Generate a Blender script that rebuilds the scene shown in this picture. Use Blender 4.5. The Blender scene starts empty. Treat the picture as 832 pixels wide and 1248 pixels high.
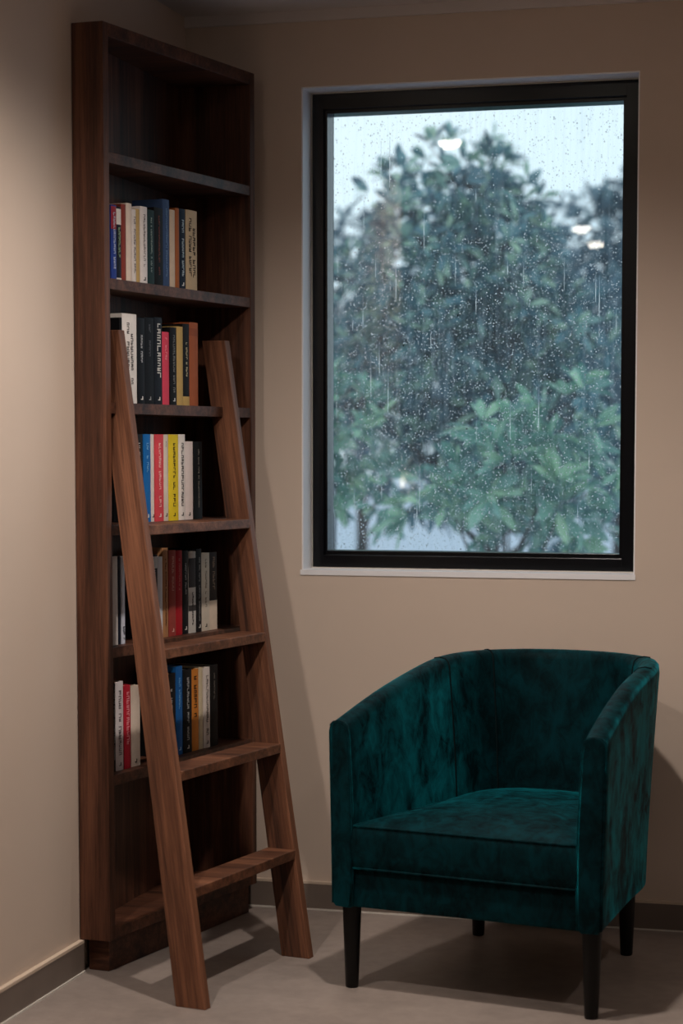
import bpy, bmesh, math, random
from mathutils import Vector, Matrix
R = math.radians
scene = bpy.context.scene
COL = scene.collection
random.seed(7)

# ------------------------------------------------------------------ helpers
def lin(r, g, b):
    f = lambda c: (c/255/12.92) if c/255 <= .04045 else ((c/255+.055)/1.055)**2.4
    return (f(r), f(g), f(b), 1)

class NT:
    def __init__(s, name):
        s.m = bpy.data.materials.new(name); s.m.use_nodes = True
        s.t = s.m.node_tree; s.t.nodes.clear()
        s.out = s.n('ShaderNodeOutputMaterial')
    def n(s, typ, **kw):
        nd = s.t.nodes.new(typ)
        for k, v in kw.items():
            if k.startswith('i_'): nd.inputs[k[2:].replace('_', ' ')].default_value = v
            else: setattr(nd, k, v)
        return nd
    def l(s, a, b): s.t.links.new(a, b)
    def coords(s, scale=(1,1,1), rot=(0,0,0)):
        tc = s.n('ShaderNodeTexCoord'); mp = s.n('ShaderNodeMapping')
        mp.inputs['Scale'].default_value = scale; mp.inputs['Rotation'].default_value = rot
        s.l(tc.outputs['Object'], mp.inputs['Vector']); return mp.outputs['Vector']
    def noise(s, vec, scale, detail=4, rough=.55, dist=0):
        nz = s.n('ShaderNodeTexNoise'); nz.inputs['Scale'].default_value = scale
        nz.inputs['Detail'].default_value = detail; nz.inputs['Roughness'].default_value = rough
        nz.inputs['Distortion'].default_value = dist
        s.l(vec, nz.inputs['Vector']); return nz.outputs['Fac']
    def ramp(s, fac, stops):
        r = s.n('ShaderNodeValToRGB'); e = r.color_ramp.elements
        while len(e) < len(stops): e.new(.5)
        for el, (p, c) in zip(e, stops): el.position = p; el.color = c
        s.l(fac, r.inputs['Fac']); return r.outputs['Color']
    def bump(s, h, strength, dist=.002):
        b = s.n('ShaderNodeBump'); b.inputs['Strength'].default_value = strength
        b.inputs['Distance'].default_value = dist; s.l(h, b.inputs['Height']); return b.outputs['Normal']
    def bsdf(s, **kw):
        p = s.n('ShaderNodeBsdfPrincipled')
        for k, v in kw.items(): p.inputs[k.replace('_', ' ')].default_value = v
        s.l(p.outputs['BSDF'], s.out.inputs['Surface']); return p

def paint(name, col, rough=.6, var=.06, bumpy=.05, scale=9, metal=0, spec=.5):
    m = NT(name); v = m.coords()
    f = m.noise(v, scale, 5)
    a = tuple(c*(1-var) for c in col[:3])+(1,); b = tuple(min(1, c*(1+var)) for c in col[:3])+(1,)
    p = m.bsdf(Roughness=rough, Metallic=metal); p.inputs['Specular IOR Level'].default_value = spec
    m.l(m.ramp(f, [(.3, a), (.7, b)]), p.inputs['Base Color'])
    if bumpy: m.l(m.bump(m.noise(v, scale*25, 3), bumpy, .001), p.inputs['Normal'])
    return m.m

def wood(name, axis, dark, mid, light, rough=.42, rot=(0,0,0), shear=None):
    m = NT(name)
    sc = {'z': (1,1,.04), 'x': (.04,1,1)}[axis]
    v = m.coords(sc, rot)
    if shear:                                              # grain runs along a leaning board
        tc = m.n('ShaderNodeTexCoord'); sx = m.n('ShaderNodeSeparateXYZ'); m.l(tc.outputs['Object'], sx.inputs[0])
        cx = m.n('ShaderNodeCombineXYZ')
        for k in (0, 1):
            mm = m.n('ShaderNodeMath', operation='MULTIPLY_ADD'); m.l(sx.outputs[2], mm.inputs[0])
            mm.inputs[1].default_value = -shear[k]; m.l(sx.outputs[k], mm.inputs[2]); m.l(mm.outputs[0], cx.inputs[k])
        m.l(sx.outputs[2], cx.inputs[2]); mp = m.n('ShaderNodeMapping'); mp.inputs['Scale'].default_value = sc
        m.l(cx.outputs[0], mp.inputs['Vector']); v = mp.outputs['Vector']
    g1 = m.noise(v, 60, 6, .6, .15)
    g2 = m.noise(v, 16, 4, .5, .3)
    g3 = m.noise(v, 260, 3, .7)
    mx = m.n('ShaderNodeMix', data_type='FLOAT'); mx.inputs[0].default_value = .5
    m.l(g1, mx.inputs[2]); m.l(g2, mx.inputs[3])
    mx2 = m.n('ShaderNodeMix', data_type='FLOAT'); mx2.inputs[0].default_value = .22
    m.l(mx.outputs[0], mx2.inputs[2]); m.l(g3, mx2.inputs[3])
    c = m.ramp(mx2.outputs[0], [(.38, dark), (.5, mid), (.62, light)])
    p = m.bsdf(Roughness=rough+.1); p.inputs['Specular IOR Level'].default_value = .28
    m.l(c, p.inputs['Base Color']); m.l(m.bump(mx2.outputs[0], .18, .001), p.inputs['Normal'])
    return m.m

def mesh_obj(name, verts, faces, mat, parent=None, smooth=False, bevel=0, seg=2):
    me = bpy.data.meshes.new(name)
    me.from_pydata([tuple(v) for v in verts], [], faces)
    bm = bmesh.new(); bm.from_mesh(me)
    bmesh.ops.remove_doubles(bm, verts=bm.verts, dist=1e-6)
    bmesh.ops.recalc_face_normals(bm, faces=bm.faces)
    if bevel:
        ed = [e for e in bm.edges if len(e.link_faces) == 2 and e.calc_face_angle(0) > .5]
        bmesh.ops.bevel(bm, geom=ed, offset=bevel, segments=seg, profile=.5, affect='EDGES')
    bm.to_mesh(me); bm.free()
    if smooth:
        for p in me.polygons: p.use_smooth = True
    me.materials.append(mat)
    o = bpy.data.objects.new(name, me); COL.objects.link(o)
    if parent: o.parent = parent
    return o

class MB:
    """collects shapes into one mesh"""
    def __init__(s): s.v = []; s.f = []
    def add(s, v, f):
        k = len(s.v); s.v += [tuple(p) for p in v]; s.f += [tuple(i+k for i in q) for q in f]
    def box(s, x0, x1, y0, y1, z0, z1):
        s.add([(x0,y0,z0),(x1,y0,z0),(x1,y1,z0),(x0,y1,z0),(x0,y0,z1),(x1,y0,z1),(x1,y1,z1),(x0,y1,z1)],
              [(3,2,1,0),(4,5,6,7),(0,1,5,4),(1,2,6,5),(2,3,7,6),(3,0,4,7)])
    def hexa(s, lo, hi):
        s.add(list(lo)+list(hi), [(3,2,1,0),(4,5,6,7),(0,1,5,4),(1,2,6,5),(2,3,7,6),(3,0,4,7)])
    def prism(s, poly, z0, z1):
        n = len(poly)
        s.add([(x,y,z0) for x,y in poly]+[(x,y,z1) for x,y in poly],
              [tuple(reversed(range(n))), tuple(range(n,2*n))]+[(i,(i+1)%n,n+(i+1)%n,n+i) for i in range(n)])
    def lathe(s, prof, cx=0, cy=0, n=24, axis='z'):
        k = []
        for r, z in prof:
            for i in range(n):
                a = 2*math.pi*i/n
                k.append((cx+r*math.cos(a), cy+r*math.sin(a), z))
        f = [(j*n+i, j*n+(i+1)%n, (j+1)*n+(i+1)%n, (j+1)*n+i) for j in range(len(prof)-1) for i in range(n)]
        f.append(tuple(reversed(range(n)))); f.append(tuple(range((len(prof)-1)*n, len(prof)*n)))
        s.add(k, f)
    def tube(s, pts, r, n=8, closed=False, r1=None):
        pts = [Vector(p) for p in pts]; m = len(pts); rings = []
        for i, p in enumerate(pts):
            if closed: d = pts[(i+1)%m]-pts[i-1]
            else: d = pts[min(i+1,m-1)]-pts[max(i-1,0)]
            d.normalize()
            a = d.cross(Vector((0,0,1)))
            if a.length < 1e-3: a = Vector((1,0,0))
            a.normalize(); b = d.cross(a)
            rr = r if r1 is None else r+(r1-r)*i/(m-1)
            rings.append([p+a*math.cos(2*math.pi*k/n)*rr+b*math.sin(2*math.pi*k/n)*rr for k in range(n)])
        v = [q for g in rings for q in g]; f = []
        for i in range(m if closed else m-1):
            j = (i+1) % m
            f += [(i*n+k, i*n+(k+1)%n, j*n+(k+1)%n, j*n+k) for k in range(n)]
        if not closed: f += [tuple(range(n)), tuple(range((m-1)*n, m*n))]
        s.add(v, f)
    def build(s, name, mat, parent=None, smooth=False, bevel=0, seg=2):
        return mesh_obj(name, s.v, s.f, mat, parent, smooth, bevel, seg)

def tag(o, label=None, cat=None, group=None, kind=None):
    if label: o['label'] = label
    if cat: o['category'] = cat
    if group: o['group'] = group
    if kind: o['kind'] = kind
    return o
def empty(name, loc=(0,0,0), rz=0):
    o = bpy.data.objects.new(name, None); o.location = loc; o.rotation_euler = (0,0,rz)
    o.empty_display_size = .1; COL.objects.link(o); return o
def autosmooth(o, ang=40):
    for p in o.data.polygons: p.use_smooth = True
    o.data.set_sharp_from_angle(angle=R(ang))

# ------------------------------------------------------------------ materials
M = {}
M['wall'] = paint('wall_paint', lin(200,183,169), .75, .025, .06, 2.2)
M['ceil'] = paint('ceiling_paint', lin(205,198,196), .8, .02, .04, 3)
M['white'] = paint('reveal_white', lin(232,232,236), .35, .02, .04, 5)
M['base'] = paint('baseboard_stone', lin(112,100,92), .5, .06, .04, 12)
M['cap'] = paint('baseboard_cap', lin(200,182,164), .6, .04, .05, 15)
M['black'] = paint('window_black', lin(9,10,14), .26, .1, .03, 30, 0, .3)
M['caulk'] = paint('caulk', lin(205,200,192), .6, .05, .1, 40)
M['legblack'] = paint('leg_black', lin(10,8,8), .4, .1, .02, 20, 0, .25)

def floor_mat():
    m = NT('floor_stone'); v = m.coords()
    a = m.noise(v, 2.5, 6, .6, .5); b = m.noise(v, 22, 5, .65)
    mx = m.n('ShaderNodeMix', data_type='FLOAT'); mx.inputs[0].default_value = .4
    m.l(a, mx.inputs[2]); m.l(b, mx.inputs[3])
    p = m.bsdf(Roughness=.45)
    m.l(m.ramp(mx.outputs[0], [(.35, lin(124,114,108)), (.65, lin(152,140,133))]), p.inputs['Base Color'])
    m.l(m.bump(b, .05, .001), p.inputs['Normal'])
    return m.m
M['floor'] = floor_mat()

WD, WM, WL = lin(34,19,13), lin(72,43,30), lin(104,66,48)
TANG = math.atan2(.983, .183)
M['wood_v'] = wood('walnut_upright', 'z', WD, WM, WL)
M['wood_s'] = wood('walnut_shelf', 'x', WD, WM, WL, .4, (0,0,-TANG))
LD, LM, LL = lin(48,28,20), lin(90,56,39), lin(126,83,60)
M['lad_v'] = wood('ladder_wood_rail', 'z', LD, LM, LL, .42, (0,0,0), (-.206, .212))
M['lad_s'] = wood('ladder_wood_tread', 'x', LD, LM, LL, .4, (0,0,-TANG))

def velvet():
    m = NT('green_velvet'); v = m.coords((1,1,.8))
    big = m.noise(v, 7, 4, .6, .8); fine = m.noise(m.coords((1,1,.6)), 26, 4, .65, .8)
    mx = m.n('ShaderNodeMix', data_type='FLOAT'); mx.inputs[0].default_value = .45
    m.l(big, mx.inputs[2]); m.l(fine, mx.inputs[3])
    p = m.bsdf(Roughness=.62)
    p.inputs['Specular IOR Level'].default_value = .05
    m.l(m.ramp(mx.outputs[0], [(.36, lin(2,19,22)), (.5, lin(3,31,36)), (.64, lin(4,47,54))]), p.inputs['Base Color'])
    p.inputs['Sheen Weight'].default_value = .3
    p.inputs['Sheen Roughness'].default_value = .26
    m.l(m.ramp(mx.outputs[0], [(.40, lin(2,70,82)), (.60, lin(20,185,205))]), p.inputs['Sheen Tint'])
    bp = m.bump(mx.outputs[0], .3, .006); m.l(bp, p.inputs['Normal'])
    sh = m.n('ShaderNodeBsdfSheen', distribution='ASHIKHMIN'); sh.inputs['Roughness'].default_value = .33
    m.l(m.ramp(mx.outputs[0], [(.40, (.0005,.014,.020,1)), (.60, (.005,.205,.25,1))]), sh.inputs['Color']); m.l(bp, sh.inputs['Normal'])
    ad = m.n('ShaderNodeAddShader'); m.l(p.outputs[0], ad.inputs[0]); m.l(sh.outputs[0], ad.inputs[1]); m.l(ad.outputs[0], m.out.inputs['Surface'])
    return m.m
M['velvet'] = velvet()
M['seam_shade'] = paint('seam_groove_shade', lin(3,20,23), .8, .1, .02, 40, 0, .1)  # darker velvet tone on the seam tubes, groove shade put into the colour

def emit(name, col, s):
    m = NT(name); e = m.n('ShaderNodeEmission'); e.inputs['Color'].default_value = col
    e.inputs['Strength'].default_value = s; m.l(e.outputs[0], m.out.inputs['Surface']); return m.m

# ------------------------------------------------------------------ the room
H = 2.575; YR = -9.2; XR = 4.6; XL = -3.6; T = .16; YLEND = -2.36; WLX = -.02
WX0, WX1, WZ0, WZ1 = .325, 1.284, .983, 2.364       # window opening
def struct(o): o['kind'] = 'structure'; return o
b = MB(); b.box(XL-T, XR+T, YR-T, .25, -.12, 0); struct(b.build('floor', M['floor']))
b = MB(); b.box(XL-T, XR+T, YR-T, .25, H, H+.12); struct(b.build('ceiling', M['ceil']))
# back wall with a window opening
b = MB(); D = .25
xs = [WLX-T, WX0, WX1, XR]; zs = [0, WZ0, WZ1, H]
for i in range(3):
    for j in range(3):
        if i == 1 and j == 1: continue
        b.box(xs[i], xs[i+1], 0, D, zs[j], zs[j+1])
struct(b.build('wall_back', M['wall']))
b = MB(); b.box(WLX-T, WLX, YLEND, 0, 0, H); struct(b.build('wall_left', M['wall']))
b = MB(); b.box(XL, WLX-T, YLEND, YLEND+T, 0, H); struct(b.build('wall_side', M['wall']))
b = MB(); b.box(XL-T, XL, YR, YLEND+T, 0, H); struct(b.build('wall_far', M['wall']))
b = MB(); b.box(XR, XR+T, YR, D, 0, H); struct(b.build('wall_right', M['wall']))
b = MB(); b.box(XL-T, XR+T, YR-T, YR, 0, H); struct(b.build('wall_rear', M['wall']))
# cornice line under the ceiling on the back wall
b = MB(); b.prism([(WLX,-.0),(XR,0),(XR,-.012),(WLX,-.012)], H-.03, H); struct(b.build('trim_1', M['ceil']))
# baseboards: dark stone strip, pale upper edge, light sealant line at the floor
def baseboard(name, x0, x1, y0, y1, cap, line):
    o = MB(); o.box(x0, x1, y0, y1, 0, .076); r = struct(o.build(name, M['base']))
    o = MB(); o.box(*cap, .076, .0835); o.build('pale_edge', M['cap'], r)
    o = MB(); o.box(*line, 0, .004); o.build('sealant_line', M['caulk'], r)
baseboard('baseboard_back', 0, XR-.013, -.012, 0, (0, XR-.013, -.013, 0), (0, XR-.013, -.0155, -.012))
baseboard('baseboard_left', WLX, WLX+.012, YLEND, -.852, (WLX, WLX+.013, YLEND, -.852), (WLX+.012, WLX+.0155, YLEND, -.852))

# window: white reveal, black frame, rain-covered glass
b = MB(); e = .004
b.box(WX0, WX0+e, .002, .2, WZ0, WZ1); b.box(WX1-e, WX1, .002, .2, WZ0, WZ1)
b.box(WX0, WX1, .002, .2, WZ1-e, WZ1); b.box(WX0-.004, WX1+.002, -.003, .2, WZ0-.006, WZ0+.009)
struct(b.build('trim_2', M['white']))
win = struct(empty('window_1', ((WX0+WX1)/2, .1, WZ0)))
def wpart(name, bm_, mat, bevel=0):
    o = bm_.build(name, mat, win, bevel=bevel); o.location = -Vector(win.location); return o
FX0, FX1, FZ0, FZ1 = WX0+.005, WX1+.012, WZ0+.0125, WZ1-.005
def ring(bm_, x0, x1, z0, z1, wl, wr, wb, wt, y0, y1):
    bm_.box(x0, x0+wl, y0, y1, z0, z1); bm_.box(x1-wr, x1, y0, y1, z0, z1)
    bm_.box(x0+wl, x1-wr, y0, y1, z0, z0+wb); bm_.box(x0+wl, x1-wr, y0, y1, z1-wt, z1)
YF = .086
FX1 = WX1-.0045
b = MB(); ring(b, FX0, FX1, FZ0, FZ1, .036, .042, .036, .046, YF, .175); wpart('frame', b, M['black'], .0015)
b = MB(); ring(b, FX0+.036, FX1-.042, FZ0+.036, FZ1-.046, .009, .010, .012, .011, YF+.012, .165); wpart('glazing_bead', b, M['black'], .001)
b = MB(); ring(b, FX0+.001, FX1-.001, FZ0-.0035, FZ1, .0022, .0022, .003, .0022, YF-.002, YF+.002); wpart('sealant_line', b, M['caulk'])
def pane_mat():
    m = NT('wet_glass')
    v = m.coords((1,1,.045)); st = m.noise(v, 90, 3, .6, .3)
    cl = m.noise(m.coords(), 3.2, 4, .6)
    ml = m.n('ShaderNodeMath', operation='MULTIPLY'); m.l(m.ramp(st, [(.45,(0,0,0,1)),(.75,(1,1,1,1))]), ml.inputs[0])
    m.l(m.ramp(cl, [(.35,(.15,.15,.15,1)),(.65,(1,1,1,1))]), ml.inputs[1])
    mr = m.n('ShaderNodeMapRange'); mr.inputs[3].default_value = .065; mr.inputs[4].default_value = .24
    m.l(ml.outputs[0], mr.inputs[0])
    tr = m.n('ShaderNodeBsdfTransparent'); tr.inputs[0].default_value = (.97,.985,1,1)
    tl = m.n('ShaderNodeBsdfTranslucent'); tl.inputs[0].default_value = (.8,.88,.95,1)
    gl = m.n('ShaderNodeBsdfGlossy'); gl.inputs['Roughness'].default_value = .01
    m1 = m.n('ShaderNodeMixShader'); m.l(mr.outputs[0], m1.inputs[0]); m.l(tr.outputs[0], m1.inputs[1]); m.l(tl.outputs[0], m1.inputs[2])
    m2 = m.n('ShaderNodeMixShader'); m2.inputs[0].default_value = .045; m.l(m1.outputs[0], m2.inputs[1]); m.l(gl.outputs[0], m2.inputs[2])
    m.l(m2.outputs[0], m.out.inputs['Surface']); return m.m
YG = .142
PX0, PX1, PZ0, PZ1 = FX0+.041, FX1-.047, FZ0+.042, FZ1-.053
o = mesh_obj('pane', [(PX0,YG,PZ0),(PX1,YG,PZ0),(PX1,YG,PZ1),(PX0,YG,PZ1)], [(0,1,2,3)], pane_mat(), win)
o.location = -Vector(win.location)
# rain on the outside of the glass
def drop_mat():
    m = NT('rain_water'); g = m.n('ShaderNodeBsdfGlass'); g.inputs['IOR'].default_value = 1.33
    g.inputs['Roughness'].default_value = 0; m.l(g.outputs[0], m.out.inputs['Surface']); return m.m
rng = random.Random(3)
dv, df = [], []
def drop(x, z, rx, rz_, hgt, n=8):
    k = len(dv); y = YG+.0006
    for lv, (q, hh) in enumerate(((1,0),(.82,.5),(.45,.88))):
        for i in range(n):
            a = 2*math.pi*i/n
            dv.append((x+rx*q*math.cos(a), y+hgt*hh, z+rz_*q*math.sin(a)))
    dv.append((x, y+hgt, z))
    for lv in range(2):
        for i in range(n): df.append((k+lv*n+i, k+lv*n+(i+1)%n, k+(lv+1)*n+(i+1)%n, k+(lv+1)*n+i))
    for i in range(n): df.append((k+2*n+i, k+2*n+(i+1)%n, k+3*n))
    df.append(tuple(k+i for i in reversed(range(n))))
gx0, gx1, gz0, gz1 = FX0+.048, FX1-.054, FZ0+.05, FZ1-.062
for i in range(17000):
    r = .0008+.0014*rng.random()**3
    dz_ = rng.uniform(gz0+.003, gz1-.003)
    if dz_ > 1.95 and rng.random() < .62: continue
    drop(rng.uniform(gx0+.003, gx1-.003), dz_, r, r*rng.uniform(1,1.3), r*.6)
for i in range(40):
    L = rng.uniform(.015, .09); x = rng.uniform(gx0+.01, gx1-.01); z = rng.uniform(gz0+L+.01, gz1-L-.01)
    drop(x, z, rng.uniform(.0005,.0009), L, .0004, 6)
rd = mesh_obj('raindrops', dv, df, drop_mat(), None, True)
tag(rd, 'clear raindrops and thin running streaks of rain covering the outside of the window glass', 'raindrops', kind='stuff')

# ------------------------------------------------------------------ bookcase
N2 = Vector((.052,-.834)); tv = Vector((.183,.983)).normalized(); nv = Vector((tv.y,-tv.x))
UF = .02                                                   # front plane of the case
S0, S1 = -.025, .768
def P(s, u, z=None):
    q = N2+tv*s+nv*u
    return (q.x, q.y) if z is None else (q.x, q.y, z)
XB = WLX+.002
ZB, ZT = .085, 2.392
bc = empty('bookcase', (.1,-.45,0))
def part(bm_, name, mat, root, bevel=.0012, seg=2):
    o = bm_.build(name, mat, root, bevel=bevel, seg=seg); o.matrix_parent_inverse = root.matrix_world.inverted()
    o.location = -Vector(root.location); o.matrix_parent_inverse = Matrix.Identity(4); return o
TH = .026
def strip(s0, s1, u0=UF, back=XB):
    """footprint polygon from the front plane back to the wall between two stations"""
    a, d = P(s0, u0), P(s1, u0)
    return [a, d, (back, d[1]+.0), (back, a[1]+.0)]
near = P(S0, UF); far = P(S1, UF)
def panel(s0, s1):
    a, d = P(s0, UF), P(s1, UF)
    # panels run straight back to the wall, square to it
    k = lambda s: Vector(P(s, UF))
    return [a, d, (XB, d[1]+.006), (XB, a[1]+.006)]
b = MB(); b.prism(panel(S0, S0+TH), ZB, ZT); part(b, 'side_panel', M['wood_v'], bc)
b = MB(); b.prism(panel(S1-TH, S1), ZB, ZT); part(b, 'side_panel', M['wood_v'], bc)
i0, i1 = S0+TH, S1-TH
def shelf_poly(u0=UF):
    a, d = P(i0, u0), P(i1, u0); return [a, d, (XB+.01, d[1]+.006), (XB+.01, a[1]+.006)]
b = MB(); b.box(XB, XB+.01, P(i0,UF)[1]+.007, P(i1,UF)[1]+.005, ZB, ZT-.001); part(b, 'back_panel', M['wood_v'], bc, 0)
b = MB(); b.prism(shelf_poly(), ZT-.034, ZT); part(b, 'top_panel', M['wood_s'], bc)
b = MB(); b.prism(shelf_poly(UF-.003), ZB, ZB+.03); part(b, 'bottom_panel', M['wood_s'], bc)
SH = [2.077, 1.765, 1.455, 1.147, .836, .509]
# ladder geometry first, the third shelf is notched around its rails
LS = (-.215, .338); LU0, LU1, LZT = .405, .005, 1.64; LDS = .279; LW, LT = .073, .027
def lad(s_foot, z): return s_foot+LDS*z/LZT, LU0+(LU1-LU0)*z/LZT
for k, z in enumerate(SH):
    if k != 2:
        poly = shelf_poly(UF-.002)
    else:
        u = UF-.002; pts = [P(i0, u)]
        for sf in LS:
            sa, ua = lad(sf, z-.03); sb, ub = lad(sf, z); ur = ub-LW-.003
            s_lo, s_hi = sa-.0015, sb+LT+.0015
            pts += [P(s_lo,u), P(s_lo,ur), P(s_hi,ur), P(s_hi,u)]
        pts.append(P(i1, u))
        q = shelf_poly(u); poly = pts+[q[2], q[3]]
    b = MB(); b.prism(poly, z-.027, z); part(b, 'shelf', M['wood_s'], bc, .001 if k != 2 else 0)
# plinth
a, d = P(0,0), P(.755,0)
b = MB(); b.prism([a, d, (XB+.012, d[1]+.006), (XB+.012, a[1]+.008)], 0, ZB); part(b, 'plinth', M['wood_s'], bc)
tag(bc, 'tall narrow dark walnut bookcase standing in the corner, five of its shelves holding books', 'bookcase')

# ------------------------------------------------------------------ ladder
ld = empty('ladder', (*P(.06,.37), 0))
for idx, sf in enumerate(LS):
    b = MB(); zs_ = [0, 1.1, 1.3, 1.42, 1.5, 1.57, LZT]
    rings = []
    for z in zs_:
        s, u = lad(sf, z); ur = u-LW-.009*max(0, 1-z/1.1)
        if idx == 0: ur = max(ur, -.046)
        rings.append([P(s,u,z), P(s+LT,u,z), P(s+LT,ur,z), P(s,ur,z)])
    v = [p for g in rings for p in g]; f = [(3,2,1,0)]
    for i in range(len(zs_)-1):
        f += [(i*4+k, i*4+(k+1)%4, i*4+4+(k+1)%4, i*4+4+k) for k in range(4)]
    n = len(v); f.append((n-4,n-3,n-2,n-1)); b.add(v, f)
    part(b, 'rail', M['lad_v'], ld, .0018)
for z in (1.148, .844, .551, .277):
    b = MB(); lo, hi = [], []
    for zz, arr in ((z-.025, lo), (z, hi)):
        sa, u = lad(LS[0], zz); sb, _ = lad(LS[1], zz)
        u = lad(LS[0], z)[1]+(.003 if zz == z else .004)
        arr += [P(sa+LT-.002,u,zz), P(sb+.002,u,zz), P(sb+.002,u-.084,zz), P(sa+LT-.002,u-.084,zz)]
    b.hexa(lo, hi); part(b, 'tread', M['lad_s'], ld, .002)
tag(ld, 'brown wooden ladder with four flat treads leaning against the bookcase', 'ladder')

# ------------------------------------------------------------------ books
CM = {}
def cover_mat(rgb):
    if rgb not in CM: CM[rgb] = paint('book_cover_%02x%02x%02x' % rgb, lin(*rgb), .6, .06, .03, 40, 0, .15)
    return CM[rgb]
M['pages'] = paint('book_pages', lin(214,202,180), .8, .06, .05, 200)
def ink(rgb): return cover_mat(rgb)
def spine_text(mb, rr, w, h, size, z0, z1, y=-.0007, x_off=0, lines=1):
    """small letter strokes running down the spine"""
    for ln in range(lines):
        xo = x_off+(ln-(lines-1)/2)*size*1.7
        z = z1
        while z > z0+size:
            if rr.random() < .16: z -= size*.8; continue
            g = size*rr.uniform(.55,.95); s = size*.17
            hx = size*rr.uniform(.42,.55)
            mb.box(xo-hx, xo+hx, y, 0, z-s, z)
            if rr.random() < .7: mb.box(xo-hx, xo+hx, y, 0, z-g, z-g+s)
            side = rr.choice((-1,1)); xm = xo+side*(hx-s/2)
            mb.box(xm-s/2, xm+s/2, y, 0, z-g, z)
            if rr.random() < .5: mb.box(xo-s/2, xo+s/2, y, 0, z-g, z)
            z -= g+size*.22
def book(s0, s1, h, shelf, rgb, label, group, txt=None, setback=.03, band=None, seed=0, mark=None, lines=1, tsize=None, span=(.12,.9)):
    rr = random.Random(seed*31+5)
    w = s1-s0-.0008; sm = (s0+s1)/2; u = UF-setback+rr.uniform(-.0015,.0015)
    x, y = P(sm, u); xf = P(s0, u)
    depth = min(.145, (min(x, P(s0,u)[0])-XB-.012-.18*w)/nv.x-.005)
    root = empty('book', (x, y, SH[shelf]+.0004), TANG)
    c = .0016
    b = MB()
    # spine, slightly rounded, and two boards
    hw = w/2; n = 6; poly = []
    for i in range(n+1):
        q = -1+2*i/n; poly.append((q*hw, -.0000+.0022*q*q))
    inner = [(hw-c, .004), (-hw+c, .004)]
    b.prism(poly+[(hw,.006),(hw-c,.006)]+inner+[(-hw+c,.006),(-hw,.006)], 0, h)
    b.box(-hw, -hw+c, .006, depth, 0, h); b.box(hw-c, hw, .006, depth, 0, h)
    o = b.build('cover', cover_mat(rgb), root)
    b = MB(); b.box(-hw+c, hw-c, .0042, depth-.003, .003, h-.003); b.build('pages', M['pages'], root)
    if band:
        for (z0, z1, col) in band:
            b = MB(); poly2 = [(q*hw*.995, -.0003+.0022*q*q) for q in [-1+2*i/n for i in range(n+1)]]
            b.prism(poly2+[(hw*.995,.0026),(-hw*.995,.0026)], h*z0, h*z1); b.build('spine_band', cover_mat(col), root)
    if txt:
        ts = tsize or min(.0085, w*.42)
        for ln in range(lines):
            b = MB(); spine_text(b, rr, w, h, ts, h*span[0], h*(span[1]-.12*ln), x_off=(ln-(lines-1)/2)*ts*1.7)
            b.build('spine_lettering', ink(txt), root)
    if mark:
        b = MB(); sz = min(.006, w*.3); b.box(-sz*.8, sz*.8, -.0006, .0002, h*.05, h*.05+sz*.4); b.box(sz*.2, sz*.8, -.0006, .0002, h*.05+sz*.4, h*.05+sz*1.5)
        b.build('publisher_mark', ink(mark), root)
    tag(root, label, 'book', group)
    return root
W_, K_, CR = (225,220,214), (22,22,25), (214,198,178)
GA, GB, GC, GD, GE = ['books on the %s shelf of the bookcase' % k for k in ('second','third','fourth','fifth','sixth')]
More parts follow.
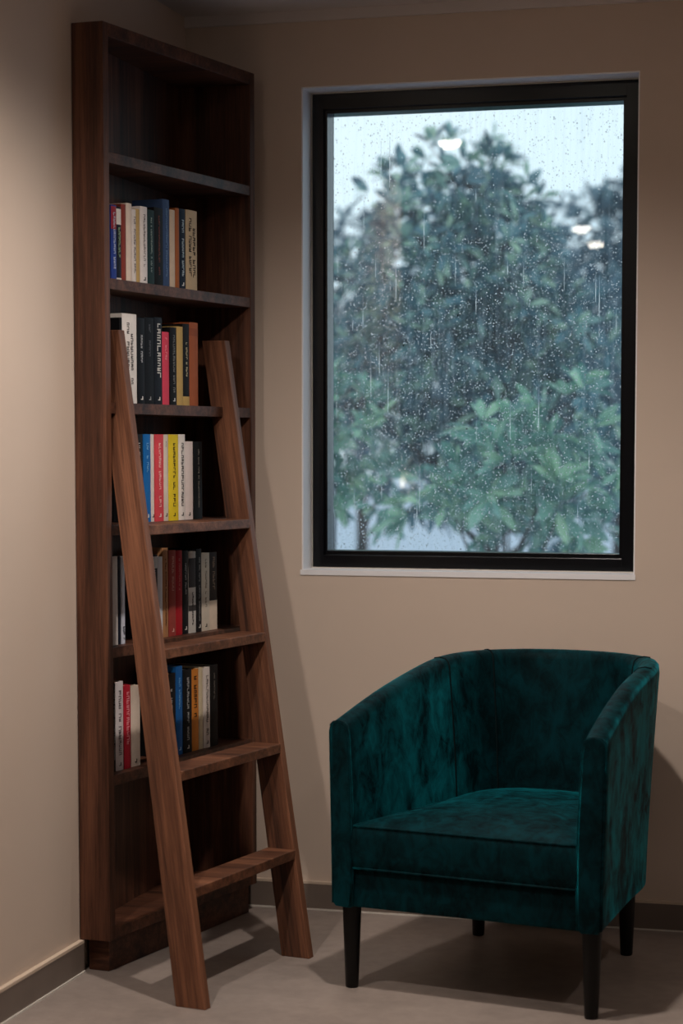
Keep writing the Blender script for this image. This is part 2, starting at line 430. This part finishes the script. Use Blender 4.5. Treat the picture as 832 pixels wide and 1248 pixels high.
books = [
 # shelf, s0, s1, h, colour, label, extra
 (1,.057,.083,.189,(44,66,142),'blue book with a red top third on its spine, nearest end of the second shelf',dict(txt=(190,200,220),band=[(.68,.98,(150,48,62))])),
 (1,.083,.107,.187,(30,34,46),'near-black book with a white block at the top of its spine, second shelf',dict(txt=(150,180,140),band=[(.76,.97,W_),(0,.04,W_)],span=(.3,.72))),
 (1,.107,.131,.196,(134,58,48),'plain rust red book between dark and cream books on the second shelf',{}),
 (1,.131,.158,.201,(222,204,190),'plain cream book beside the rust red one on the second shelf',{}),
 (1,.158,.178,.188,(216,208,204),'thin white book with grey lettering left of a tan book, second shelf',dict(txt=(120,112,112),tsize=.007)),
 (1,.178,.198,.191,(190,160,104),'thin tan yellow book between two white books on the second shelf',{}),
 (1,.198,.233,.200,(226,218,216),'wide white book with grey lettering beside dark green book, second shelf',dict(txt=(130,120,118),mark=(30,30,30))),
 (1,.233,.268,.195,(34,54,56),'dark green grey book with pale lettering on the second shelf',dict(txt=(150,165,160),tsize=.006)),
 (1,.268,.314,.205,(18,17,18),'black book with reddish lettering left of the tall blue book, second shelf',dict(txt=(120,70,62),tsize=.007)),
 (1,.314,.350,.231,(56,76,112),'tallest book on the second shelf, slate blue with faint lettering',dict(txt=(110,140,178),tsize=.007)),
 (1,.350,.377,.207,(208,186,164),'plain beige book directly right of the tall slate blue one',{}),
 (1,.377,.399,.214,(160,90,48),'thin orange brown book on the second shelf',{}),
 (1,.399,.433,.215,(22,32,48),'navy book with white lettering beside the wide beige end book',dict(txt=(190,205,214),mark=W_,tsize=.009)),
 (1,.433,.493,.216,(196,170,136),'wide beige book with black lettering at the right end of the second shelf',dict(txt=(44,36,32),lines=2,tsize=.012)),

 (2,.0935,.1075,.218,(20,20,23),'thin black book between the left ladder rail and the thick white book',{}),
 (2,.108,.180,.230,(224,218,214),'thick white book with two lines of black lettering, by the left ladder rail',dict(txt=(70,64,66),lines=2,tsize=.011,mark=(70,64,66))),
 (2,.1805,.216,.223,(20,22,27),'black book with small white lettering right beside thick white book',dict(txt=(180,182,186),tsize=.008,span=(.45,.8),mark=W_)),
 (2,.216,.266,.226,(17,18,22),'wide black book with faint grey lettering, middle of the third shelf',dict(txt=(90,92,98),tsize=.008,mark=(150,150,150),span=(.55,.92))),
 (2,.266,.306,.229,(24,28,36),'black book with large bold white lettering on the third shelf',dict(txt=(214,212,206),tsize=.016,mark=W_,span=(.3,.93))),
 (2,.306,.344,.193,(206,66,88),'short coral pink book on the third shelf',dict(txt=(236,150,158),tsize=.008,span=(.6,.92))),
 (2,.344,.379,.207,(20,20,23),'black book with grey lettering between pink and mustard books',dict(txt=(120,120,118),tsize=.009,mark=(180,180,180))),
 (2,.379,.414,.211,(186,154,92),'plain mustard book on the third shelf',{}),
 (2,.414,.450,.220,(24,22,22),'black book with a mustard block at the foot of its spine',dict(txt=(196,184,150),tsize=.007,band=[(.0,.115,(186,154,92))],span=(.3,.8))),
 (2,.450,.498,.226,(156,84,50),'orange brown book at the right end of the third shelf',dict(band=[(.84,.93,(140,74,46))])),

 (3,.157,.203,.230,(22,23,26),'black book with white lettering just right of the left ladder rail, fourth shelf',dict(txt=(170,170,170),tsize=.012)),
 (3,.208,.245,.230,(24,104,176),'bright blue book on the fourth shelf',dict(txt=(120,180,226),tsize=.009,span=(.55,.9),mark=W_)),
 (3,.245,.263,.230,(224,214,206),'thin white book between blue and coral books on the fourth shelf',dict(mark=(60,60,60))),
 (3,.263,.308,.230,(216,74,84),'coral red book with pale lettering on the fourth shelf',dict(txt=(244,196,190),tsize=.010,mark=W_)),
 (3,.308,.336,.230,(216,204,190),'cream book between the coral and the yellow book',dict(mark=(90,80,80),txt=(150,140,132),tsize=.004,span=(.85,.92))),
 (3,.336,.386,.230,(222,196,42),'bright yellow book with black lettering on the fourth shelf',dict(txt=(60,52,24),tsize=.011,mark=(60,52,24))),
 (3,.386,.422,.231,(228,220,214),'white book with black lettering right of the yellow book',dict(txt=(50,46,46),tsize=.011,mark=(60,60,60))),
 (3,.422,.468,.212,(222,208,204),'short pinkish white book without lettering on the fourth shelf',dict(mark=(60,60,60))),
 (3,.471,.517,.212,(20,23,25),'black book at the right end of the fourth shelf',dict(txt=(120,118,112),tsize=.006)),

 (4,.046,.076,.228,(206,198,194),'white book at the near end of the fifth shelf, left of the ladder rail',{}),
 (4,.077,.092,.229,(24,28,42),'thin dark navy book left of the ladder rail on the fifth shelf',{}),
 (4,.092,.111,.226,(196,202,216),'thin bluish white book left of the ladder rail on the fifth shelf',dict(txt=(40,44,60),span=(.02,.2))),
 (4,.236,.274,.223,(28,30,44),'dark navy book with a white top on its spine, fifth shelf',dict(band=[(.84,.98,(198,200,204))],txt=(176,176,190),tsize=.010,span=(.5,.82))),
 (4,.274,.300,.217,(204,208,218),'thin bluish white book beside the tan one on the fifth shelf',dict(mark=(30,36,60))),
 (4,.300,.330,.239,(168,122,84),'tan book, tallest on the fifth shelf',dict(txt=(110,70,44),tsize=.006)),
 (4,.330,.367,.231,(150,66,60),'faded brick red book with pale lettering on the fifth shelf',dict(txt=(206,150,140),tsize=.010,mark=(214,170,160),span=(.5,.93))),
 (4,.367,.404,.229,(166,28,40),'deep red book beside a black one on the fifth shelf',dict(txt=(206,110,110),tsize=.007,span=(.5,.93))),
 (4,.404,.438,.227,(20,20,24),'black book right of the deep red one',dict(txt=(160,160,164),tsize=.007,mark=W_,span=(.45,.85))),
 (4,.438,.478,.223,(190,184,178),'grey book with a black strip down its spine on the fifth shelf',dict(band=[(.56,.92,(52,48,50)),(.27,.34,(60,56,56))],txt=(60,56,56),tsize=.008,span=(.06,.5))),
 (4,.478,.508,.229,(22,21,24),'thin black book between two pale books on the fifth shelf',dict(txt=(130,130,130),tsize=.006,mark=W_)),
 (4,.508,.554,.216,(200,188,172),'cream grey book with a mark at its foot, fifth shelf',dict(txt=(128,116,104),tsize=.009,mark=(50,46,44),span=(.3,.92))),
 (4,.554,.599,.216,(42,32,28),'dark brown book with a cream foot at the right end of the fifth shelf',dict(txt=(140,120,104),tsize=.011,band=[(0,.38,(218,198,178))],span=(.46,.94))),

 (5,.044,.060,.227,(20,20,22),'thin black book at the near end of the lowest row of books',dict(txt=(150,150,150),tsize=.005)),
 (5,.060,.099,.231,(214,208,210),'white book with grey lettering at the near end of the lowest row',dict(txt=(110,104,110),tsize=.012,mark=(90,90,90))),
 (5,.099,.133,.218,(176,34,52),'crimson book with pale lettering in the lowest row, left of the ladder rail',dict(txt=(230,150,160),tsize=.012,span=(.2,.92))),
 (5,.133,.183,.212,(212,196,182),'cream book partly behind the left ladder rail in the lowest row',dict(mark=(80,70,70))),
 (5,.315,.366,.226,(18,18,21),'black book with white lettering just right of the ladder rail, lowest row',dict(txt=(170,168,166),tsize=.010,span=(.4,.85))),
 (5,.367,.403,.242,(24,92,160),'bright blue book in the lowest row',dict(txt=(110,170,220),tsize=.009,mark=(160,200,230),span=(.5,.9))),
 (5,.403,.451,.230,(18,20,24),'black book between the blue and the orange book in the lowest row',dict(txt=(180,180,180),tsize=.010,mark=W_)),
 (5,.451,.492,.225,(206,128,52),'orange book with black lettering in the lowest row',dict(txt=(50,34,20),tsize=.014,span=(.35,.92))),
 (5,.493,.515,.227,(206,190,160),'thin plain cream book right of the orange book',{}),
 (5,.515,.551,.225,(220,210,204),'white book with grey lettering beside the last black book, lowest row',dict(txt=(120,112,108),tsize=.010,mark=(90,84,80))),
 (5,.551,.598,.228,(20,19,20),'black book at the right end of the lowest row of books',dict(txt=(110,104,98),tsize=.006,span=(.55,.9))),
]
for i, (sh, s0, s1, h, rgb, lab, kw) in enumerate(books):
    book(s0, s1, h, sh, rgb, lab, [None,GA,GB,GC,GD,GE][sh], seed=i, **kw)

# ------------------------------------------------------------------ armchair
ch = empty('tub_armchair', (1.003,-.878,0), R(-11.5))
ZBOT = .210
def upath(nside=9, narc=28, off=0.0):
    pts = []
    fx, yb = .322, .36; bx = .264; ry = .350
    for i in range(nside):
        q = i/nside; pts.append((-(fx+(bx-fx)*q), -.042+(yb+.042)*q))
    ex = 2.35
    for i in range(narc+1):
        a = math.pi*(1-i/narc)
        c, s = math.cos(a), math.sin(a)
        pts.append((bx*math.copysign(abs(c)**(2/ex), c), yb+ry*abs(s)**(2/ex)))
    for i in range(nside-1, -1, -1):
        q = i/nside; pts.append(((fx+(bx-fx)*q), -.042+(yb+.042)*q))
    # smooth a little
    for _ in range(3):
        pts = [pts[0]]+[((pts[i-1][0]+2*pts[i][0]+pts[i+1][0])/4, (pts[i-1][1]+2*pts[i][1]+pts[i+1][1])/4) for i in range(1,len(pts)-1)]+[pts[-1]]
    out = []
    for i, p in enumerate(pts):
        a = Vector(pts[max(i-1,0)]); c = Vector(pts[min(i+1,len(pts)-1)]); d = (c-a).normalized()
        out.append((Vector(p), Vector((-d.y, d.x))))            # outward normal
    return out
UP = upath()
def htop(y):
    q = max(0, min(1, (y+.042)/.62)); return .672+.122*(1-(1-q)**1.7)
TK = .056
def section(p, nrm):
    y = p.y; h = htop(y); q = max(0, min(1, y/.6)); fl = .010+.024*q
    hw = TK/2; z0 = ZBOT
    prof = [(hw-.008, z0), (hw, z0+.008)]
    for k in (.2,.4,.6,.8): prof.append((hw, z0+(h-.03-z0)*k))
    for k in range(7):
        a = math.pi*k/6
        prof.append((hw*math.copysign(abs(math.cos(a))**.75, math.cos(a)), h-.026+.026*math.sin(a)**.8))
    for k in (.8,.6,.4,.2): prof.append((-hw-.006*math.sin(math.pi*k), z0+(h-.03-z0)*k))
    prof += [(-hw, z0+.008), (-hw+.008, z0)]
    res = []
    for o, z in prof:
        f = fl*((z-z0)/(h-z0))**1.3
        q2 = p+nrm*(o+f); res.append((q2.x, q2.y, z))
    return res
secs = [section(p, n) for p, n in UP]
m_ = len(secs[0]); v = [q for s in secs for q in s]; f = []
for i in range(len(secs)-1):
    for k in range(m_-1): f.append((i*m_+k, i*m_+k+1, (i+1)*m_+k+1, (i+1)*m_+k))
    f.append((i*m_+m_-1, i*m_, (i+1)*m_, (i+1)*m_+m_-1))
# padded front ends of the arms
def cap(idx):
    base = idx*m_; sec = secs[idx]
    cx = sum(q[0] for q in sec)/m_; cz = sum(q[2] for q in sec)/m_
    k0 = len(v)
    for q in sec: v.append((cx+(q[0]-cx)*.86, q[1]-.007, cz+(q[2]-cz)*.992))
    for k in range(m_): f.append((base+k, base+(k+1)%m_, k0+(k+1)%m_, k0+k))
    f.append(tuple(k0+k for k in range(m_)))
cap(0); cap(len(secs)-1)
o = mesh_obj('tub_back', v, f, M['velvet'], ch); autosmooth(o, 50)
# seams on the inside of the back and the arm fronts
def inner_line(i, off=.0006):
    sec = secs[i]; return [Vector(q) for q in sec[6:17]]
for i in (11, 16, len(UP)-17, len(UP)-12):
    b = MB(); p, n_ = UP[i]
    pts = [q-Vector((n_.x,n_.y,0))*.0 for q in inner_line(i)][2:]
    b.tube(pts, .0028, 6); b.build('seam', M['seam_shade'], ch, True)
for idx in (0, len(secs)-1):
    b = MB(); sec = secs[idx]; b.tube([(q[0], q[1]-.002, q[2]) for q in sec[1:-1]], .0028, 6); b.build('piping', M['velvet'], ch, True)
# seat base (apron)
def inner_outline(gap, front):
    pts = [(p-n*(TK/2+gap)) for p, n in UP]
    pts = [q for q in pts if q.y > front+.02]
    x0 = pts[0].x
    return [Vector((-.322+TK/2+gap, front))]+pts+[Vector((.322-TK/2-gap, front))]
ol = inner_outline(-.012, -.040)
b = MB(); b.prism([(q.x, q.y) for q in ol], ZBOT+.002, .308)
o = b.build('seat_base', M['velvet'], ch, bevel=.006, seg=3); autosmooth(o, 40)
# cushion
ol = inner_outline(.003, -.050)
fr = []                                                    # subdivide the front edge
for i in range(1, 14): q = i/14; fr.append(ol[-1].lerp(ol[0], q))
ol = ol+fr
cen = Vector((0,.25)); nO = len(ol)
rg = random.Random(2)
layers = [(.93,.3195),(.985,.321),(.998,.328),(1.003,.35),(1.006,.372),(1.003,.40),(.998,.418),(.985,.4265),(.95,.4325),(.85,.441),(.6,.449),(.3,.452)]
v, f = [], []
for sc, z in layers:
    for q in ol:
        p = cen+(q-cen)*sc
        dz = 0
        if z > .43: dz = .004*math.sin(p.x*9+1)*math.sin(p.y*8)-.006*max(0,(.1-p.y))
        v.append((p.x, p.y, z+dz-.010))
for j in range(len(layers)-1):
    f += [(j*nO+i, j*nO+(i+1)%nO, (j+1)*nO+(i+1)%nO, (j+1)*nO+i) for i in range(nO)]
f.append(tuple(reversed(range(nO)))); v.append((cen.x, cen.y, .443)); c0 = (len(layers)-1)*nO
f += [(c0+i, c0+(i+1)%nO, len(v)-1) for i in range(nO)]
cu = mesh_obj('seat_cushion', v, f, M['velvet'], ch); autosmooth(cu, 60)
for sc, z in ((.988,.4262),(.988,.3215)):
    b = MB(); b.tube([((cen+(q-cen)*(sc+.006)).x, (cen+(q-cen)*(sc+.006)).y, z-.010) for q in ol], .0032, 6, True)
    b.build('piping', M['velvet'], cu, True)
# four tapered legs
for (x, y, s) in ((-.317,.0,1),(.314,-.004,1),(-.25,.65,1),(.188,.62,1)):
    b = MB(); b.lathe([(.0150,0),(.0165,.004),(.0235,.2),(.0245,ZBOT+.004)], x, y, 20)
    o = b.build('leg', M['legblack'], ch); autosmooth(o, 40)
tag(ch, 'dark green velvet tub armchair with black tapered legs below the window', 'armchair')

# ------------------------------------------------------------------ lamps of the room
lens = emit('lamp_lens', (1,.9,.76,1), 42)
M['ring'] = paint('lamp_ring', lin(225,222,218), .4, .02, .02, 20)
def downlight(x, y, label, power, ang=146, blend=1, dome=.034):
    r = empty('downlight', (x, y, H))
    b = MB(); n = 32
    prof = [(.047,-.001),(.047,-.004),(.058,-.006),(.062,-.003),(.062,-.0005)]
    k = []
    for rr_, z in prof:
        for i in range(n): a = 2*math.pi*i/n; k.append((rr_*math.cos(a), rr_*math.sin(a), z))
    b.add(k, [(j*n+i, j*n+(i+1)%n, (j+1)*n+(i+1)%n, (j+1)*n+i) for j in range(4) for i in range(n)])
    b.build('trim_ring', M['ring'], r, True)
    b = MB(); b.lathe([(.047*math.cos(math.pi/2*k/6.05), -.0005-dome*math.sin(math.pi/2*k/6.05)) for k in range(7)], n=32); b.build('lens', lens, r, True)
    tag(r, label, 'ceiling light', 'round recessed ceiling lights')
    L = bpy.data.lights.new('downlight_beam', 'SPOT'); L.energy = power; L.color = (1,.88,.785)
    L.spot_size = R(ang); L.spot_blend = blend; L.shadow_soft_size = .035
    lo = bpy.data.objects.new('downlight_beam', L); COL.objects.link(lo); lo.location = (x, y, H-.075)
downlight(.98, -1.42, 'round recessed ceiling light above the floor in front of the armchair', 112, 152, dome=.008)
downlight(.22, -2.2, 'round recessed ceiling light near the left wall in front of the bookcase', 80, 160)
downlight(2.55, -1.9, 'added ceiling light out of view, brightening the wall right of the armchair', 25, 150)  # added lamp, out of view, lifts the dark wall right of the chair
downlight(.25, -5.5, 'round recessed ceiling light reflected uppermost in the window glass at right', 13)
downlight(.21, -6.35, 'round recessed ceiling light whose reflection is lower at right in the window', 13)
# two-globe wall lamp on the rear wall, mirrored low in the glass
wl = empty('wall_lamp', (-1.72, YR, 1.10))
M['brass'] = paint('lamp_metal', lin(150,120,70), .3, .05, .02, 20, 1)
b = MB(); b.box(-.09,.09,0,.015,-.03,.03); b.build('mounting_plate', M['brass'], wl, bevel=.003)
globe = emit('globe_glow', (1,.82,.55,1), 22)
for x in (-.055,.055):
    b = MB(); b.tube([(x,.015,0),(x,.05,0)], .008, 8); b.build('arm', M['brass'], wl, True)
    b = MB(); b.lathe([(.045*math.sin(math.pi*(k+.02)/12.04), -.045*math.cos(math.pi*(k+.02)/12.04)) for k in range(13)], x, .09, 18)
    b.build('globe', globe, wl, True)
tag(wl, 'wall lamp with two small glowing globes, reflected low in the window', 'wall lamp')

# ------------------------------------------------------------------ outside: ground and trees
M['ground'] = paint('wet_paving', lin(128,146,172), .35, .08, .1, .8)
b = MB(); b.box(-60, 60, .3, 90, -.2, -.05); struct(b.build('ground', M['ground']))
def leaf_mat(name, a, c, e):
    m = NT(name)
    oi = m.n('ShaderNodeNewGeometry')
    f = m.ramp(oi.outputs['Random Per Island'], [(0, a), (.55, c), (1, e)])
    p = m.bsdf(Roughness=.38); m.l(f, p.inputs['Base Color'])
    tl = m.n('ShaderNodeBsdfTranslucent'); m.l(f, tl.inputs[0])
    mx = m.n('ShaderNodeMixShader'); mx.inputs[0].default_value = .3
    m.l(p.outputs[0], mx.inputs[1]); m.l(tl.outputs[0], mx.inputs[2]); m.l(mx.outputs[0], m.out.inputs['Surface'])
    return m.m
M['leaf_a'] = leaf_mat('leaf_green', lin(50,76,92), lin(102,148,160), lin(190,220,190))
M['leaf_b'] = leaf_mat('leaf_fresh', lin(80,128,124), lin(124,178,164), lin(180,220,180))
M['leaf_c'] = leaf_mat('leaf_far', lin(64,90,106), lin(90,120,136), lin(116,148,156))
M['bark'] = paint('wet_bark', lin(58,50,48), .6, .2, .3, 12)

def leaf(v, f, base, d, up, L, w):
    d = d.normalized(); side = d.cross(up)
    if side.length < 1e-3: side = Vector((1,0,0))
    side.normalize(); nrm = side.cross(d).normalized()
    k = len(v); droop = L*.18
    pts = [(0,0),(.3,.75),(.6,1),(.85,.55)]
    sp = []
    for q, ww in pts:
        c = base+d*(L*q)-Vector((0,0,1))*droop*q*q
        v.append(c-side*w*.5*ww+nrm*w*.14*ww); v.append(c); v.append(c+side*w*.5*ww+nrm*w*.14*ww)
    tip = base+d*L-Vector((0,0,1))*droop; v.append(tip)
    for i in range(3):
        a = k+i*3
        f.append((a, a+3, a+4, a+1)); f.append((a+1, a+4, a+5, a+2))
    f.append((k+9, k+12, k+10)); f.append((k+10, k+12, k+11))

def tree(name, root_xy, lumps, ncl, L, mat, label, cat='tree', seed=1, trunk=.06, nleaf=(6,9), group=None, fill=.35):
    rr = random.Random(seed)
    root = empty(name, (root_xy[0], root_xy[1], -.05))
    rl = Vector(root.location)
    v, f = [], []; tips = []
    tot = sum(l[3]**2 for l in lumps)
    for (x, y, z, r) in lumps:
        n = max(4, int(ncl*r*r/tot))
        for _ in range(n):
            a = Vector((rr.gauss(0,1), rr.gauss(0,1), rr.gauss(0,1))).normalized()
            q = r*(fill+(1-fill)*rr.random()**.45)
            c = Vector((x,y,z))+a*q; tips.append((c, Vector((x,y,z))))
            out = (a*.8+Vector((0,0,.45))+Vector((rr.gauss(0,.3),rr.gauss(0,.3),rr.gauss(0,.3)))).normalized()
            for j in range(rr.randint(*nleaf)):
                ang = rr.uniform(0, 2*math.pi)
                e1 = out.orthogonal().normalized(); e2 = out.cross(e1)
                spread = rr.uniform(.5,1.25)
                d = out*math.cos(spread)+(e1*math.cos(ang)+e2*math.sin(ang))*math.sin(spread)
                ll = L*rr.uniform(.65,1.2)
                leaf(v, f, c+d*.01-rl, d, out, ll, ll*rr.uniform(.26,.36))
    me = bpy.data.meshes.new('foliage'); me.from_pydata([tuple(p) for p in v], [], f); me.materials.append(mat)
    for p in me.polygons: p.use_smooth = True
    o = bpy.data.objects.new('foliage', me); COL.objects.link(o); o.parent = root
    # trunk, limbs to every lump, twigs to the leaf clusters
    top = max(l[2] for l in lumps)*.55
    b = MB(); b.tube([(0,0,0),(.03,0,top*.5),(0,.02,top+.05)], trunk, 10, r1=trunk*.6); b.build('trunk', M['bark'], root, True)
    b = MB()
    for (x,y,z,r) in lumps:
        a = Vector((0,.02,min(top, max(.3, z-.4)))); e_ = Vector((x,y,z))-rl
        b.tube([a, a.lerp(e_,.5)+Vector((0,0,-.08)), e_], trunk*.38, 6, r1=trunk*.15)
    for c, k in tips[::3]:
        b.tube([k-rl, c-rl], trunk*.1, 4, r1=trunk*.05)
    b.build('branches', M['bark'], root, True)
    tag(root, label, cat, group)
    return root
# main tree about five metres beyond the glass
lm = [(-.29,5.0,2.74,.32),(-.54,5.0,2.60,.26),(-.03,5.05,2.58,.24),(-.39,4.9,2.35,.36),(-.07,5.0,2.26,.36),
      (-.70,5.1,2.22,.28),(-.75,5.0,1.92,.32),(-.40,4.8,1.95,.40),(.05,4.9,1.92,.38),(.36,5.1,1.95,.28),
      (-.78,4.9,1.60,.32),(-.30,5.1,1.55,.36),(.15,5.0,1.5,.36),(.42,4.9,1.6,.30),(-.42,5.0,1.25,.3),(.3,5.1,1.15,.32),(-.05,5.3,1.15,.3)]
tree('broadleaf_tree', (-.15,5.15), lm, 900, .125, M['leaf_a'], 'tall leafy green tree filling the middle of the window view', seed=4)
tree('leafy_shrub', (.28,3.35), [(.30,3.3,1.26,.26),(.05,3.3,1.10,.20),(.56,3.35,1.48,.20),(.55,3.3,1.08,.24),(.30,3.4,.98,.20)], 105, .15, M['leaf_b'],
     'bright leafy shrub close outside the window at lower right', 'shrub', 9, .03, (5,8))
tree('leafy_shrub', (-.66,3.9), [(-.64,3.9,1.52,.24),(-.74,3.9,1.25,.22),(-.42,3.9,1.16,.16)], 70, .13, M['leaf_b'],
     'bright leafy shrub outside at the lower left of the window', 'shrub', 12, .03, (5,8))
tree('distant_tree', (-2.0,9.5), [(-2.0,9.5,2.65,.5),(-1.7,9.5,2.2,.5),(-2.4,9.6,2.0,.6),(-2.0,9.5,1.6,.55)], 420, .15, M['leaf_c'],
     'hazy darker tree further off at the left side of the window', seed=21)
tree('distant_tree', (-.05,9.6), [(-.14,9.5,2.9,.40),(.3,9.5,3.0,.5),(-.32,9.7,2.4,.45),(.05,9.6,2.2,.55),(-.1,9.6,1.8,.55),(.1,9.6,1.6,.55)], 560, .15, M['leaf_c'],
     'hazy darker tree further off at the right side of the window', seed=22)
tree('distant_tree', (-.6,7.3), [(-.6,7.3,2.55,.5),(-.25,7.35,2.2,.55),(-.95,7.3,1.95,.5),(-.45,7.3,1.7,.55),(0,7.3,1.5,.5),(-.45,7.3,1.35,.4)], 560, .15, M['leaf_c'],
     'dark tree directly behind the big leafy tree', seed=23)

# ------------------------------------------------------------------ sky
w = bpy.data.worlds.new('overcast_sky'); scene.world = w; w.use_nodes = True
nt = w.node_tree; bg = nt.nodes['Background']
tc = nt.nodes.new('ShaderNodeTexCoord'); nz = nt.nodes.new('ShaderNodeTexNoise'); nz.inputs['Scale'].default_value = 2.5; nz.inputs['Detail'].default_value = 4
rp = nt.nodes.new('ShaderNodeValToRGB'); rp.color_ramp.elements[0].position = .3; rp.color_ramp.elements[0].color = (.68,.87,.97,1)
rp.color_ramp.elements[1].position = .7; rp.color_ramp.elements[1].color = (.80,.96,1,1)
nt.links.new(tc.outputs['Generated'], nz.inputs['Vector']); nt.links.new(nz.outputs['Fac'], rp.inputs['Fac']); nt.links.new(rp.outputs['Color'], bg.inputs['Color'])
bg.inputs['Strength'].default_value = 1.2

# ------------------------------------------------------------------ camera
f_px = 2500; pitch = math.atan((739-550)/f_px); yaw = R(15.2)
cd = bpy.data.cameras.new('camera'); cam = bpy.data.objects.new('camera', cd); COL.objects.link(cam)
cam.location = (1.9872, -5.6808, 1.3327); cam.rotation_euler = (math.pi/2-pitch, 0, yaw)
cd.sensor_fit = 'VERTICAL'; cd.sensor_height = 36; cd.lens = f_px/1248*36
cd.shift_y = (739-624)/1248; cd.clip_end = 300
cd.dof.use_dof = True; cd.dof.focus_distance = 5.45; cd.dof.aperture_fstop = 2.2
scene.camera = cam
vs = scene.view_settings; vs.view_transform = 'Standard'; vs.look = 'None'; vs.gamma = 1; vs.use_curve_mapping = False; vs.exposure = 0
